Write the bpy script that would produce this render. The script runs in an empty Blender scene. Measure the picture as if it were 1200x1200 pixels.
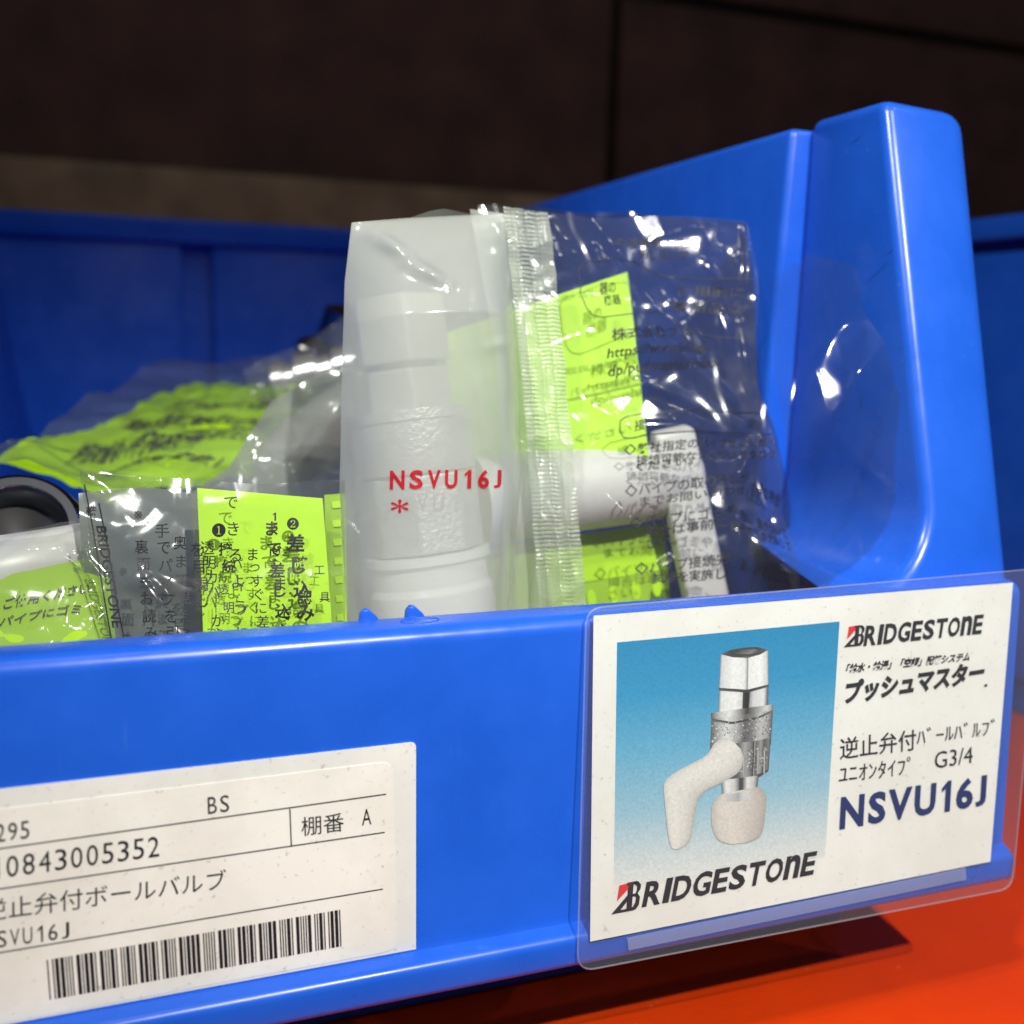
import bpy, bmesh, math, random
from mathutils import Vector, Matrix, noise

random.seed(7)
SC = bpy.context.scene
COL = SC.collection
V = Vector

# ------------------------------------------------------------------ camera
FPX = 1200.0                                   # focal length in pixels of the 1200 px photograph
CP = V((-0.09227, -0.20001, 0.06165))
CR = V((0.94074, -0.33814, 0.02576)).normalized()
CF = V((0.33732, 0.92524, -0.17361)).normalized()
CU = CR.cross(CF).normalized()
cam = bpy.data.cameras.new('camera')
cam.sensor_width = 36.0
cam.lens = 36.0 * FPX / 1200.0
cam.clip_start = 0.005
cam.clip_end = 50
cam.dof.use_dof = True
cam.dof.focus_distance = 0.232
cam.dof.aperture_fstop = 0.036 / 0.0036
cam.dof.aperture_blades = 0
camo = bpy.data.objects.new('camera', cam)
COL.objects.link(camo)
camo.matrix_world = Matrix(((CR.x, CU.x, -CF.x, CP.x), (CR.y, CU.y, -CF.y, CP.y),
                            (CR.z, CU.z, -CF.z, CP.z), (0, 0, 0, 1)))
SC.camera = camo

# ------------------------------------------------------------------ world and lamps
w = bpy.data.worlds.new('World')
SC.world = w
w.use_nodes = True
bg = w.node_tree.nodes['Background']
bg.inputs[0].default_value = (0.75, 0.85, 1.0, 1)
bg.inputs[1].default_value = 0.06


def lamp(name, loc, target, size, power, color):
    d = bpy.data.lights.new(name, 'AREA')
    d.shape = 'DISK'
    d.size = size
    d.energy = power
    d.color = color
    o = bpy.data.objects.new(name, d)
    COL.objects.link(o)
    o.location = loc
    o.rotation_euler = (V(target) - V(loc)).to_track_quat('-Z', 'Y').to_euler()
    return o


# the shaded work lamp above the front of the bins, and unseen fill and glint lamps added
kd = bpy.data.lights.new('work_lamp', 'SPOT')
kd.energy = 46.5
kd.color = (1.0, 0.965, 0.90)
kd.spot_size = math.radians(53)
kd.spot_blend = 0.9
kd.shadow_soft_size = 0.007
ko = bpy.data.objects.new('work_lamp', kd)
COL.objects.link(ko)
ko.location = (0.06, -0.65, 0.67)
ko.rotation_euler = (V((-0.025, -0.075, -0.07)) - ko.location).to_track_quat('-Z', 'Y').to_euler()
fd = bpy.data.lights.new('side_fill', 'SPOT')  # unseen fill, added to brighten the inner face of the right pillar
fd.energy = 23.0
fd.color = (1.0, 0.98, 0.95)
fd.spot_size = math.radians(36)
fd.spot_blend = 0.8
fd.shadow_soft_size = 0.02
fo_ = bpy.data.objects.new('side_fill', fd)
COL.objects.link(fo_)
fo_.location = (-0.42, -0.36, 0.70)
fo_.rotation_euler = (V((0.13, 0.06, 0.06)) - fo_.location).to_track_quat('-Z', 'Y').to_euler()
lamp('glint_lamp', (0.55, -0.35, 1.0), (0.05, 0.1, 0.0), 0.03, 0.7, (1.0, 0.97, 0.92))  # unseen weak lamps, added for more glints on the films
lamp('glint_lamp', (-0.15, -0.20, 1.1), (0.0, 0.1, 0.0), 0.03, 0.6, (1.0, 0.97, 0.92))
lamp('glint_lamp', (0.55, -0.60, 0.75), (0.05, 0.05, 0.0), 0.03, 0.30, (1.0, 0.97, 0.92))

vs = SC.view_settings
vs.view_transform = 'Standard'
vs.look = 'None'
vs.exposure = 0.0
vs.gamma = 1.0
vs.use_curve_mapping = False
cy = SC.cycles
cy.max_bounces = 10
cy.transparent_max_bounces = 40
cy.transmission_bounces = 8
cy.sample_clamp_indirect = 4.0
try:
    cy.use_denoising = True
    cy.denoiser = 'OPENIMAGEDENOISE'
except Exception:
    pass


# ------------------------------------------------------------------ helpers
def ray(px, py):
    return (CR * (px - 600) - CU * (py - 600) + CF * FPX)


class Plane:
    """a plane in the place, with axes a (to the right) and b (up); n points towards the viewer"""
    def __init__(s, o, e1, e2):
        s.o = V(o)
        s.a = V(e1).normalized()
        e2 = V(e2)
        s.b = (e2 - s.a * e2.dot(s.a)).normalized()
        s.n = s.a.cross(s.b).normalized()
        if s.n.dot(CP - s.o) < 0:
            s.n = -s.n
        s.disp = None

    def hit(s, q):
        d = ray(*q)
        k = (s.o - CP).dot(s.n) / d.dot(s.n)
        p = CP + d * k - s.o
        return V((p.dot(s.a), p.dot(s.b)))

    def at(s, ab, off=0.0):
        h = off
        if s.disp:
            h += s.disp(ab[0], ab[1])
        return s.o + s.a * ab[0] + s.b * ab[1] + s.n * h


def yplane(y0, k=0.0, x0=0.0, kx=0.0):
    """upright plane y = y0 + kx * x + k * z"""
    return Plane((0, y0, 0), (1, kx, 0), (0, k, 1))


class MB:
    def __init__(s):
        s.v, s.f, s.c = [], [], []

    def add(s, vs, fs, col=None):
        o = len(s.v)
        s.v += [tuple(p) for p in vs]
        s.f += [tuple(i + o for i in f) for f in fs]
        if col is not None:
            if isinstance(col, list):
                s.c += col
            else:
                s.c += [col] * len(vs)

    def box(s, lo, hi):
        (x0, y0, z0), (x1, y1, z1) = lo, hi
        s.add([(x0, y0, z0), (x1, y0, z0), (x1, y1, z0), (x0, y1, z0), (x0, y0, z1), (x1, y0, z1), (x1, y1, z1), (x0, y1, z1)],
              [(0, 3, 2, 1), (4, 5, 6, 7), (0, 1, 5, 4), (1, 2, 6, 5), (2, 3, 7, 6), (3, 0, 4, 7)])

    def prism(s, loop0, loop1):
        n = len(loop0)
        s.add(list(loop0) + list(loop1),
              [tuple(range(n))[::-1], tuple(range(n, 2 * n))] + [(i, (i + 1) % n, n + (i + 1) % n, n + i) for i in range(n)])

    def tube(s, pts, r, seg=8, closed=False):
        pts = [V(p) for p in pts]
        n = len(pts)
        vs = []
        for i, p in enumerate(pts):
            if closed:
                t = pts[(i + 1) % n] - pts[i - 1]
            else:
                t = pts[min(i + 1, n - 1)] - pts[max(i - 1, 0)]
            t.normalize()
            a = t.cross(V((0.13, 0.9, 0.31))).normalized()
            b = t.cross(a)
            rr = r[i] if isinstance(r, (list, tuple)) else r
            vs += [p + (a * math.cos(k * 2 * math.pi / seg) + b * math.sin(k * 2 * math.pi / seg)) * rr for k in range(seg)]
        fs = []
        m = n if closed else n - 1
        for i in range(m):
            j = (i + 1) % n
            fs += [(i * seg + k, i * seg + (k + 1) % seg, j * seg + (k + 1) % seg, j * seg + k) for k in range(seg)]
        if not closed:
            fs += [tuple(range(seg))[::-1], tuple((n - 1) * seg + k for k in range(seg))]
        s.add(vs, fs)

    def lathe(s, base, axis, prof, seg=40, ref=(1, 0, 0), sides=None):
        """prof: list of (radius, height); sides=6 gives a hexagonal nut"""
        base, axis = V(base), V(axis).normalized()
        a = (V(ref) - axis * V(ref).dot(axis)).normalized()
        b = axis.cross(a)
        seg = sides or seg
        vs, fs = [], []
        for (r, h) in prof:
            vs += [base + axis * h + (a * math.cos(k * 2 * math.pi / seg) + b * math.sin(k * 2 * math.pi / seg)) * r for k in range(seg)]
        for i in range(len(prof) - 1):
            fs += [(i * seg + k, i * seg + (k + 1) % seg, (i + 1) * seg + (k + 1) % seg, (i + 1) * seg + k) for k in range(seg)]
        s.add(vs, fs)

    def build(s, name, mat, parent=None, smooth=None, bevel=None, seg=3, fix=True):
        me = bpy.data.meshes.new(name)
        me.from_pydata(s.v, [], s.f)
        if s.c:
            at = me.color_attributes.new('print', 'FLOAT_COLOR', 'POINT')
            for i, c in enumerate(s.c):
                at.data[i].color = (c[0], c[1], c[2], 1)
        if bevel or fix:
            bm = bmesh.new()
            bm.from_mesh(me)
            if fix:
                bmesh.ops.recalc_face_normals(bm, faces=bm.faces)
            if bevel:
                es = [e for e in bm.edges if len(e.link_faces) == 2 and e.calc_face_angle(0) > math.radians(40)]
                bmesh.ops.bevel(bm, geom=es, offset=bevel, segments=seg, profile=0.5, affect='EDGES', clamp_overlap=True)
            bm.to_mesh(me)
            bm.free()
        me.materials.append(mat)
        if smooth:
            me.shade_smooth()
            if smooth is not True:
                me.set_sharp_from_angle(angle=math.radians(smooth))
        o = bpy.data.objects.new(name, me)
        COL.objects.link(o)
        if parent:
            o.parent = parent
            o.matrix_parent_inverse = Matrix.Translation(parent.location).inverted()
        return o


def tag(o, label=None, cat=None, group=None, kind=None):
    if label: o['label'] = label
    if cat: o['category'] = cat
    if group: o['group'] = group
    if kind: o['kind'] = kind
    return o


def empty(name, loc, label, cat, group=None):
    o = bpy.data.objects.new(name, None)
    o.empty_display_size = 0.02
    o.location = loc
    COL.objects.link(o)
    return tag(o, label, cat, group)


# ------------------------------------------------------------------ writing
_gc, _dims = {}, {}


def glyphs(body, bold=0.0, shear=0.0, mono=False):
    key = (body, bold, shear, mono)
    if key in _gc:
        return _gc[key]
    if mono:
        vs, fs = [], []
        for i, ch in enumerate(body):
            if ch == ' ':
                continue
            a, f = glyphs(ch, bold, shear, False)
            wd = {'1': 0.42, 'J': 0.60, 'A': 0.80}.get(ch, 0.74)
            o = len(vs)
            vs += [(i + 0.5 - wd / 2 + p[0] * wd, p[1]) for p in a]
            fs += [tuple(k + o for k in g) for g in f]
    else:
        c = bpy.data.curves.new('lettering', 'FONT')
        c.body = body
        c.resolution_u = 3
        c.offset = bold
        c.shear = shear
        o = bpy.data.objects.new('lettering', c)
        COL.objects.link(o)
        bpy.context.view_layer.update()
        m = o.evaluated_get(bpy.context.evaluated_depsgraph_get()).to_mesh()
        vs = [(p.co.x, p.co.y) for p in m.vertices]
        if body == '1':
            vs, fs1 = [(0.26, 0), (0.26, 0.55), (0.10, 0.47), (0.10, 0.55), (0.29, 0.70), (0.36, 0.70), (0.36, 0)], 1
        fs = [(0, 1, 5, 6), (1, 2, 3, 4), (1, 4, 5)] if body == '1' else [tuple(p.vertices) for p in m.polygons]
        if body == '1' and bold:
            vs = [(0.24 - bold, 0), (0.24 - bold, 0.53), (0.07, 0.45), (0.07, 0.55), (0.27, 0.70), (0.36 + bold, 0.70), (0.36 + bold, 0)]
        bpy.data.objects.remove(o)
        bpy.data.curves.remove(c)
    x0 = min(p[0] for p in vs); x1 = max(p[0] for p in vs)
    y0 = min(p[1] for p in vs); y1 = max(p[1] for p in vs)
    _dims[body] = (x1 - x0, y1 - y0)
    vs = [((p[0] - x0) / max(x1 - x0, 1e-6), (p[1] - y0) / max(y1 - y0, 1e-6)) for p in vs]
    _gc[key] = (vs, fs)
    return _gc[key]


def write(mb, pl, body, bl, br, tl, off=0.0001, bold=0.0, shear=0.0, mono=False):
    """letters between three corners of their printed box"""
    vs, fs = glyphs(body, bold, shear, mono)
    A = pl.hit(bl)
    B = pl.hit(br) - A
    T = pl.hit(tl) - A
    mb.add([pl.at(A + B * u + T * v, off) for u, v in vs], fs)


def column(mb, pl, body, p0, p1, size, off=0.0001, bold=0.0, lean=0.0, turn=0.0):
    """upright characters stacked in a column from p0 to p1 (centres)"""
    n = len(body)
    for i, ch in enumerate(body):
        t = i / max(n - 1, 1)
        x = p0[0] + (p1[0] - p0[0]) * t
        y = p0[1] + (p1[1] - p0[1]) * t
        if ch == 'ー':
            ch = '｜'
        glyphs(ch, bold)
        dw, dh = _dims[ch]
        hw, hv = size * dw / 2, size * dh / 2
        write(mb, pl, ch, (x - hw, y + hv), (x + hw, y + hv), (x - hw + lean, y - hv), off, bold)


def strokes(mb, pl, pts, wd, off=0.0001):
    """a thin printed line through pixel points lying on a plane"""
    q = [pl.hit(p) for p in pts]
    vs, fs = [], []
    for i, p in enumerate(q):
        t = q[min(i + 1, len(q) - 1)] - q[max(i - 1, 0)]
        t.normalize()
        nn = V((-t.y, t.x)) * wd / 2
        vs += [pl.at(p + nn, off), pl.at(p - nn, off)]
    for i in range(len(q) - 1):
        fs.append((2 * i, 2 * i + 1, 2 * i + 3, 2 * i + 2))
    mb.add(vs, fs)


def densify(pts, n):
    """resample a polyline to n + 1 points"""
    L = [0.0]
    for a, b in zip(pts, pts[1:]):
        L.append(L[-1] + (V(b) - V(a)).length)
    out = []
    for i in range(n + 1):
        d = L[-1] * i / n
        k = 0
        while k < len(L) - 2 and L[k + 1] < d:
            k += 1
        t = (d - L[k]) / max(L[k + 1] - L[k], 1e-9)
        out.append(V(pts[k]).lerp(V(pts[k + 1]), min(t, 1)))
    return out


def coons(top, bottom, left, right, nu, nv):
    """2-D patch between four polylines; left and right run from top to bottom"""
    T, B = densify(top, nu), densify(bottom, nu)
    L, R = densify(left, nv), densify(right, nv)
    g = []
    for j in range(nv + 1):
        v = j / nv
        for i in range(nu + 1):
            u = i / nu
            g.append((1 - v) * T[i] + v * B[i] + (1 - u) * L[j] + u * R[j]
                     - ((1 - u) * (1 - v) * T[0] + u * (1 - v) * T[-1] + (1 - u) * v * B[0] + u * v * B[-1]))
    return g


def grid_faces(nu, nv):
    return [(j * (nu + 1) + i, j * (nu + 1) + i + 1, (j + 1) * (nu + 1) + i + 1, (j + 1) * (nu + 1) + i)
            for j in range(nv) for i in range(nu)]


def sheet(pl, top, bottom, left, right, nu, nv, off=0.0, extra=None):
    """mesh of a sheet lying on pl (its wrinkles included) inside an outline of pixel points"""
    h = lambda s: [pl.hit(q) for q in s]
    g = coons(h(top), h(bottom), h(left), h(right), nu, nv)
    m = MB()
    vs = []
    for k, p in enumerate(g):
        e = extra((k % (nu + 1)) / nu, (k // (nu + 1)) / nv) if extra else 0.0
        vs.append(pl.at(p, off + e))
    m.add(vs, grid_faces(nu, nv))
    return m


def seg_dist(x, y, a, b):
    ax, ay = a
    bx, by = b
    dx, dy = bx - ax, by - ay
    t = max(0, min(1, ((x - ax) * dx + (y - ay) * dy) / (dx * dx + dy * dy)))
    return math.hypot(x - ax - dx * t, y - ay - dy * t), t


def folds(seed, slope, period, creases=(), amp=0.0003, n=5):
    """height of a sharply folded film: flat facets between straight creases, plus the named creases"""
    rn = random.Random(seed)
    ws = []
    for i in range(n):
        an = rn.uniform(0, math.pi)
        ws.append((math.cos(an), math.sin(an), period * rn.uniform(0.6, 1.6), rn.random(), slope * rn.uniform(0.4, 1.0)))
    soft = wrinkles(seed + 1, amp, 70, creases)

    def f(x, y):
        p = V((x * 30, y * 30, seed * 1.3))
        wx = 0.007 * noise.noise(p)
        wy = 0.007 * noise.noise(p + V((4, 7, 1)))
        h = 0
        for cx, sx, L, ph, sl in ws:
            t = ((x + wx) * cx + (y + wy) * sx) / L + ph
            t = abs(2 * (t - math.floor(t)) - 1)
            h += sl * L * 0.25 * (t - 0.5) * (0.55 + 0.9 * noise.noise(p * 0.8 + V((ph * 20, 0, 0))))
        return h + soft(x, y)
    return f


def wrinkles(seed, amp, scale, creases=()):
    """height of a crumpled film over its plane: soft ridges plus sharp creases ((a, b, height, width), in metres)"""
    def f(x, y):
        p = V((x * scale + seed * 7.1, y * scale - seed * 3.3, seed * 1.7))
        q = p + 0.6 * V((noise.noise(p * 0.9), noise.noise(p * 0.9 + V((5, 2, 1))), 0))
        h = amp * (1 - 2 * abs(noise.noise(q)))
        h += amp * 0.30 * (1 - 2 * abs(noise.noise(q * 2.3 + V((3, 1, 4)))))
        h += amp * 0.8 * noise.noise(p * 0.45 + V((9, 9, 0)))
        for (a, b, hh, wd) in creases:
            d, t = seg_dist(x, y, a, b)
            if d < 5 * wd:
                h += 0.55 * hh * math.exp(-(d / (1.7 * wd)) ** 2) * (0.35 + 0.65 * math.sin(math.pi * min(max(t, 0.04), 0.96)))
        return h
    return f


# ------------------------------------------------------------------ materials
def mat(name):
    m = bpy.data.materials.new(name)
    m.use_nodes = True
    nt = m.node_tree
    return m, nt, nt.nodes['Principled BSDF']


def nd(nt, t, **kw):
    n = nt.nodes.new(t)
    for k, v in kw.items():
        if k in n.inputs.keys():
            n.inputs[k].default_value = v
        else:
            setattr(n, k, v)
    return n


def ramp(nt, src, stops):
    r = nt.nodes.new('ShaderNodeValToRGB')
    while len(r.color_ramp.elements) < len(stops):
        r.color_ramp.elements.new(0.5)
    for e, (p, c) in zip(r.color_ramp.elements, stops):
        e.position = p
        e.color = (*c, 1) if len(c) == 3 else c
    nt.links.new(src, r.inputs[0])
    return r


def coords(nt, scale=(1, 1, 1)):
    tc = nd(nt, 'ShaderNodeTexCoord')
    mp = nd(nt, 'ShaderNodeMapping')
    mp.inputs['Scale'].default_value = scale
    nt.links.new(tc.outputs['Object'], mp.inputs[0])
    return mp.outputs[0]


def simple(name, col, rough=0.5, var=0.06, scale=120, bump=0.0, bscale=400, metal=0.0, spec=0.5, coat=0.0):
    m, nt, b = mat(name)
    co = coords(nt)
    n = nd(nt, 'ShaderNodeTexNoise', Scale=scale, Detail=4.0)
    nt.links.new(co, n.inputs['Vector'])
    lo = [c * (1 - var) for c in col]
    hi = [min(c * (1 + var), 1) for c in col]
    r = ramp(nt, n.outputs['Fac'], [(0.3, lo), (0.7, hi)])
    nt.links.new(r.outputs[0], b.inputs['Base Color'])
    b.inputs['Roughness'].default_value = rough
    b.inputs['Metallic'].default_value = metal
    b.inputs['Specular IOR Level'].default_value = spec
    b.inputs['Coat Weight'].default_value = coat
    if bump:
        n2 = nd(nt, 'ShaderNodeTexNoise', Scale=bscale, Detail=3.0)
        nt.links.new(co, n2.inputs['Vector'])
        bp = nd(nt, 'ShaderNodeBump', Strength=bump, Distance=0.0004)
        nt.links.new(n2.outputs['Fac'], bp.inputs['Height'])
        nt.links.new(bp.outputs[0], b.inputs['Normal'])
    return m


def blue_plastic():
    m, nt, b = mat('blue_plastic')
    co = coords(nt)
    n = nd(nt, 'ShaderNodeTexNoise', Scale=45.0, Detail=5.0, Roughness=0.6)
    nt.links.new(co, n.inputs['Vector'])
    r = ramp(nt, n.outputs['Fac'], [(0.3, (0.011, 0.093, 0.58)), (0.7, (0.014, 0.110, 0.65))])
    # fine scuffs
    s = coords(nt, (300, 300, 35))
    n2 = nd(nt, 'ShaderNodeTexNoise', Scale=1.0, Detail=3.0)
    nt.links.new(s, n2.inputs['Vector'])
    r2 = ramp(nt, n2.outputs['Fac'], [(0.70, (0, 0, 0)), (0.78, (0.35, 0.35, 0.35))])
    mx = nd(nt, 'ShaderNodeMixRGB')
    nt.links.new(r2.outputs[0], mx.inputs[0])
    nt.links.new(r.outputs[0], mx.inputs[1])
    mx.inputs[2].default_value = (0.05, 0.16, 0.62, 1)
    v = nd(nt, 'ShaderNodeTexVoronoi', Scale=240.0)
    nt.links.new(co, v.inputs['Vector'])
    rv = ramp(nt, v.outputs['Distance'], [(0.05, (0.6, 0.6, 0.6)), (0.10, (0, 0, 0))])
    n4 = nd(nt, 'ShaderNodeTexNoise', Scale=90.0, Detail=2.0)
    nt.links.new(co, n4.inputs['Vector'])
    r4 = ramp(nt, n4.outputs['Fac'], [(0.55, (0, 0, 0)), (0.66, (1, 1, 1))])
    ml = nd(nt, 'ShaderNodeMixRGB', blend_type='MULTIPLY')
    ml.inputs[0].default_value = 1
    nt.links.new(rv.outputs[0], ml.inputs[1])
    nt.links.new(r4.outputs[0], ml.inputs[2])
    m3 = nd(nt, 'ShaderNodeMixRGB')
    nt.links.new(ml.outputs[0], m3.inputs[0])
    nt.links.new(mx.outputs[0], m3.inputs[1])
    m3.inputs[2].default_value = (0.10, 0.20, 0.52, 1)
    nt.links.new(m3.outputs[0], b.inputs['Base Color'])
    rr = ramp(nt, n.outputs['Fac'], [(0.3, (0.22,) * 3), (0.7, (0.36,) * 3)])
    nt.links.new(rr.outputs[0], b.inputs['Roughness'])
    n3 = nd(nt, 'ShaderNodeTexNoise', Scale=60.0, Detail=2.0)
    nt.links.new(co, n3.inputs['Vector'])
    bp = nd(nt, 'ShaderNodeBump', Strength=0.25, Distance=0.0006)
    nt.links.new(n3.outputs['Fac'], bp.inputs['Height'])
    nt.links.new(bp.outputs[0], b.inputs['Normal'])
    b.inputs['Specular IOR Level'].default_value = 0.45
    return m


def red_paint():
    m, nt, b = mat('red_paint')
    co = coords(nt)
    n = nd(nt, 'ShaderNodeTexNoise', Scale=16.0, Detail=6.0, Roughness=0.6)
    nt.links.new(co, n.inputs['Vector'])
    r = ramp(nt, n.outputs['Fac'], [(0.3, (0.53, 0.033, 0.0008)), (0.7, (0.64, 0.043, 0.0010))])
    v = nd(nt, 'ShaderNodeTexVoronoi', Scale=190.0)
    nt.links.new(co, v.inputs['Vector'])
    r2 = ramp(nt, v.outputs['Distance'], [(0.05, (0.5, 0.5, 0.5)), (0.11, (0, 0, 0))])
    n4 = nd(nt, 'ShaderNodeTexNoise', Scale=70.0, Detail=2.0)
    nt.links.new(co, n4.inputs['Vector'])
    r4 = ramp(nt, n4.outputs['Fac'], [(0.52, (0, 0, 0)), (0.62, (1, 1, 1))])
    ml = nd(nt, 'ShaderNodeMixRGB', blend_type='MULTIPLY')
    ml.inputs[0].default_value = 1
    nt.links.new(r2.outputs[0], ml.inputs[1])
    nt.links.new(r4.outputs[0], ml.inputs[2])
    mx = nd(nt, 'ShaderNodeMixRGB')
    nt.links.new(ml.outputs[0], mx.inputs[0])
    nt.links.new(r.outputs[0], mx.inputs[1])
    mx.inputs[2].default_value = (0.62, 0.17, 0.09, 1)
    nt.links.new(mx.outputs[0], b.inputs['Base Color'])
    rr = ramp(nt, n.outputs['Fac'], [(0.3, (0.34,) * 3), (0.7, (0.52,) * 3)])
    nt.links.new(rr.outputs[0], b.inputs['Roughness'])
    n3 = nd(nt, 'ShaderNodeTexNoise', Scale=280.0, Detail=3.0)
    nt.links.new(co, n3.inputs['Vector'])
    bp = nd(nt, 'ShaderNodeBump', Strength=0.3, Distance=0.0005)
    nt.links.new(n3.outputs['Fac'], bp.inputs['Height'])
    nt.links.new(bp.outputs[0], b.inputs['Normal'])
    b.inputs['Specular IOR Level'].default_value = 0.16
    return m


def film(name, haze=0.06, tint=(0.95, 0.97, 0.97), rough=0.07, gloss=0.35, bump=0.3, bscale=260, hazecol=(0.8, 0.84, 0.82)):
    """clear plastic film: see-through, with a glossy skin and a little milky haze"""
    m, nt, b = mat(name)
    nt.nodes.remove(b)
    out = nt.nodes['Material Output']
    co = coords(nt)
    n = nd(nt, 'ShaderNodeTexNoise', Scale=bscale, Detail=3.0)
    nt.links.new(co, n.inputs['Vector'])
    bp = nd(nt, 'ShaderNodeBump', Strength=bump, Distance=0.0008)
    nt.links.new(n.outputs['Fac'], bp.inputs['Height'])
    tr = nd(nt, 'ShaderNodeBsdfTransparent')
    tr.inputs[0].default_value = (*tint, 1)
    df = nd(nt, 'ShaderNodeBsdfDiffuse')
    df.inputs[0].default_value = (*hazecol, 1)
    tl = nd(nt, 'ShaderNodeBsdfTranslucent')
    tl.inputs[0].default_value = (*hazecol, 1)
    dm = nd(nt, 'ShaderNodeMixShader')
    dm.inputs[0].default_value = 0.4
    nt.links.new(df.outputs[0], dm.inputs[1])
    nt.links.new(tl.outputs[0], dm.inputs[2])
    m1 = nd(nt, 'ShaderNodeMixShader')
    m1.inputs[0].default_value = haze
    nt.links.new(tr.outputs[0], m1.inputs[1])
    nt.links.new(dm.outputs[0], m1.inputs[2])
    gl = nd(nt, 'ShaderNodeBsdfGlossy', Roughness=rough)
    nt.links.new(bp.outputs[0], gl.inputs['Normal'])
    lw = nd(nt, 'ShaderNodeLayerWeight', Blend=0.5)
    nt.links.new(bp.outputs[0], lw.inputs['Normal'])
    mr = nd(nt, 'ShaderNodeMapRange')
    mr.inputs['To Min'].default_value = 0.13 * gloss
    mr.inputs['To Max'].default_value = 0.8
    pw = nd(nt, 'ShaderNodeMath', operation='POWER')
    nt.links.new(lw.outputs['Facing'], pw.inputs[0])
    pw.inputs[1].default_value = 4.0
    nt.links.new(pw.outputs[0], mr.inputs['Value'])
    m2 = nd(nt, 'ShaderNodeMixShader')
    nt.links.new(mr.outputs[0], m2.inputs[0])
    nt.links.new(m1.outputs[0], m2.inputs[1])
    nt.links.new(gl.outputs[0], m2.inputs[2])
    nt.links.new(m2.outputs[0], out.inputs[0])
    return m


def print_material():
    m, nt, b = mat('printed_picture')
    at = nd(nt, 'ShaderNodeVertexColor', layer_name='print')
    n = nd(nt, 'ShaderNodeTexNoise', Scale=1500.0, Detail=2.0)
    nt.links.new(coords(nt), n.inputs['Vector'])
    mr = nd(nt, 'ShaderNodeMapRange')
    mr.inputs['From Min'].default_value = 0.25
    mr.inputs['From Max'].default_value = 0.75
    mr.inputs['To Min'].default_value = 0.87
    mr.inputs['To Max'].default_value = 1.08
    nt.links.new(n.outputs['Fac'], mr.inputs['Value'])
    mx = nd(nt, 'ShaderNodeMixRGB', blend_type='MULTIPLY')
    mx.inputs[0].default_value = 1
    nt.links.new(at.outputs[0], mx.inputs[1])
    nt.links.new(mr.outputs[0], mx.inputs[2])
    nt.links.new(mx.outputs[0], b.inputs['Base Color'])
    b.inputs['Roughness'].default_value = 0.55
    return m


def paper_mat(name, col, stain, rough=0.6):
    m, nt, b = mat(name)
    co = coords(nt)
    n = nd(nt, 'ShaderNodeTexNoise', Scale=28.0, Detail=6.0, Roughness=0.65)
    nt.links.new(co, n.inputs['Vector'])
    r = ramp(nt, n.outputs['Fac'], [(0.38, stain), (0.58, col)])
    v = nd(nt, 'ShaderNodeTexNoise', Scale=900.0, Detail=2.0)
    nt.links.new(co, v.inputs['Vector'])
    r2 = ramp(nt, v.outputs['Fac'], [(0.22, (0.62, 0.60, 0.57)), (0.34, (1, 1, 1))])
    mx = nd(nt, 'ShaderNodeMixRGB', blend_type='MULTIPLY')
    mx.inputs[0].default_value = 0.8
    nt.links.new(r.outputs[0], mx.inputs[1])
    nt.links.new(r2.outputs[0], mx.inputs[2])
    nt.links.new(mx.outputs[0], b.inputs['Base Color'])
    b.inputs['Roughness'].default_value = rough
    return m


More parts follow.
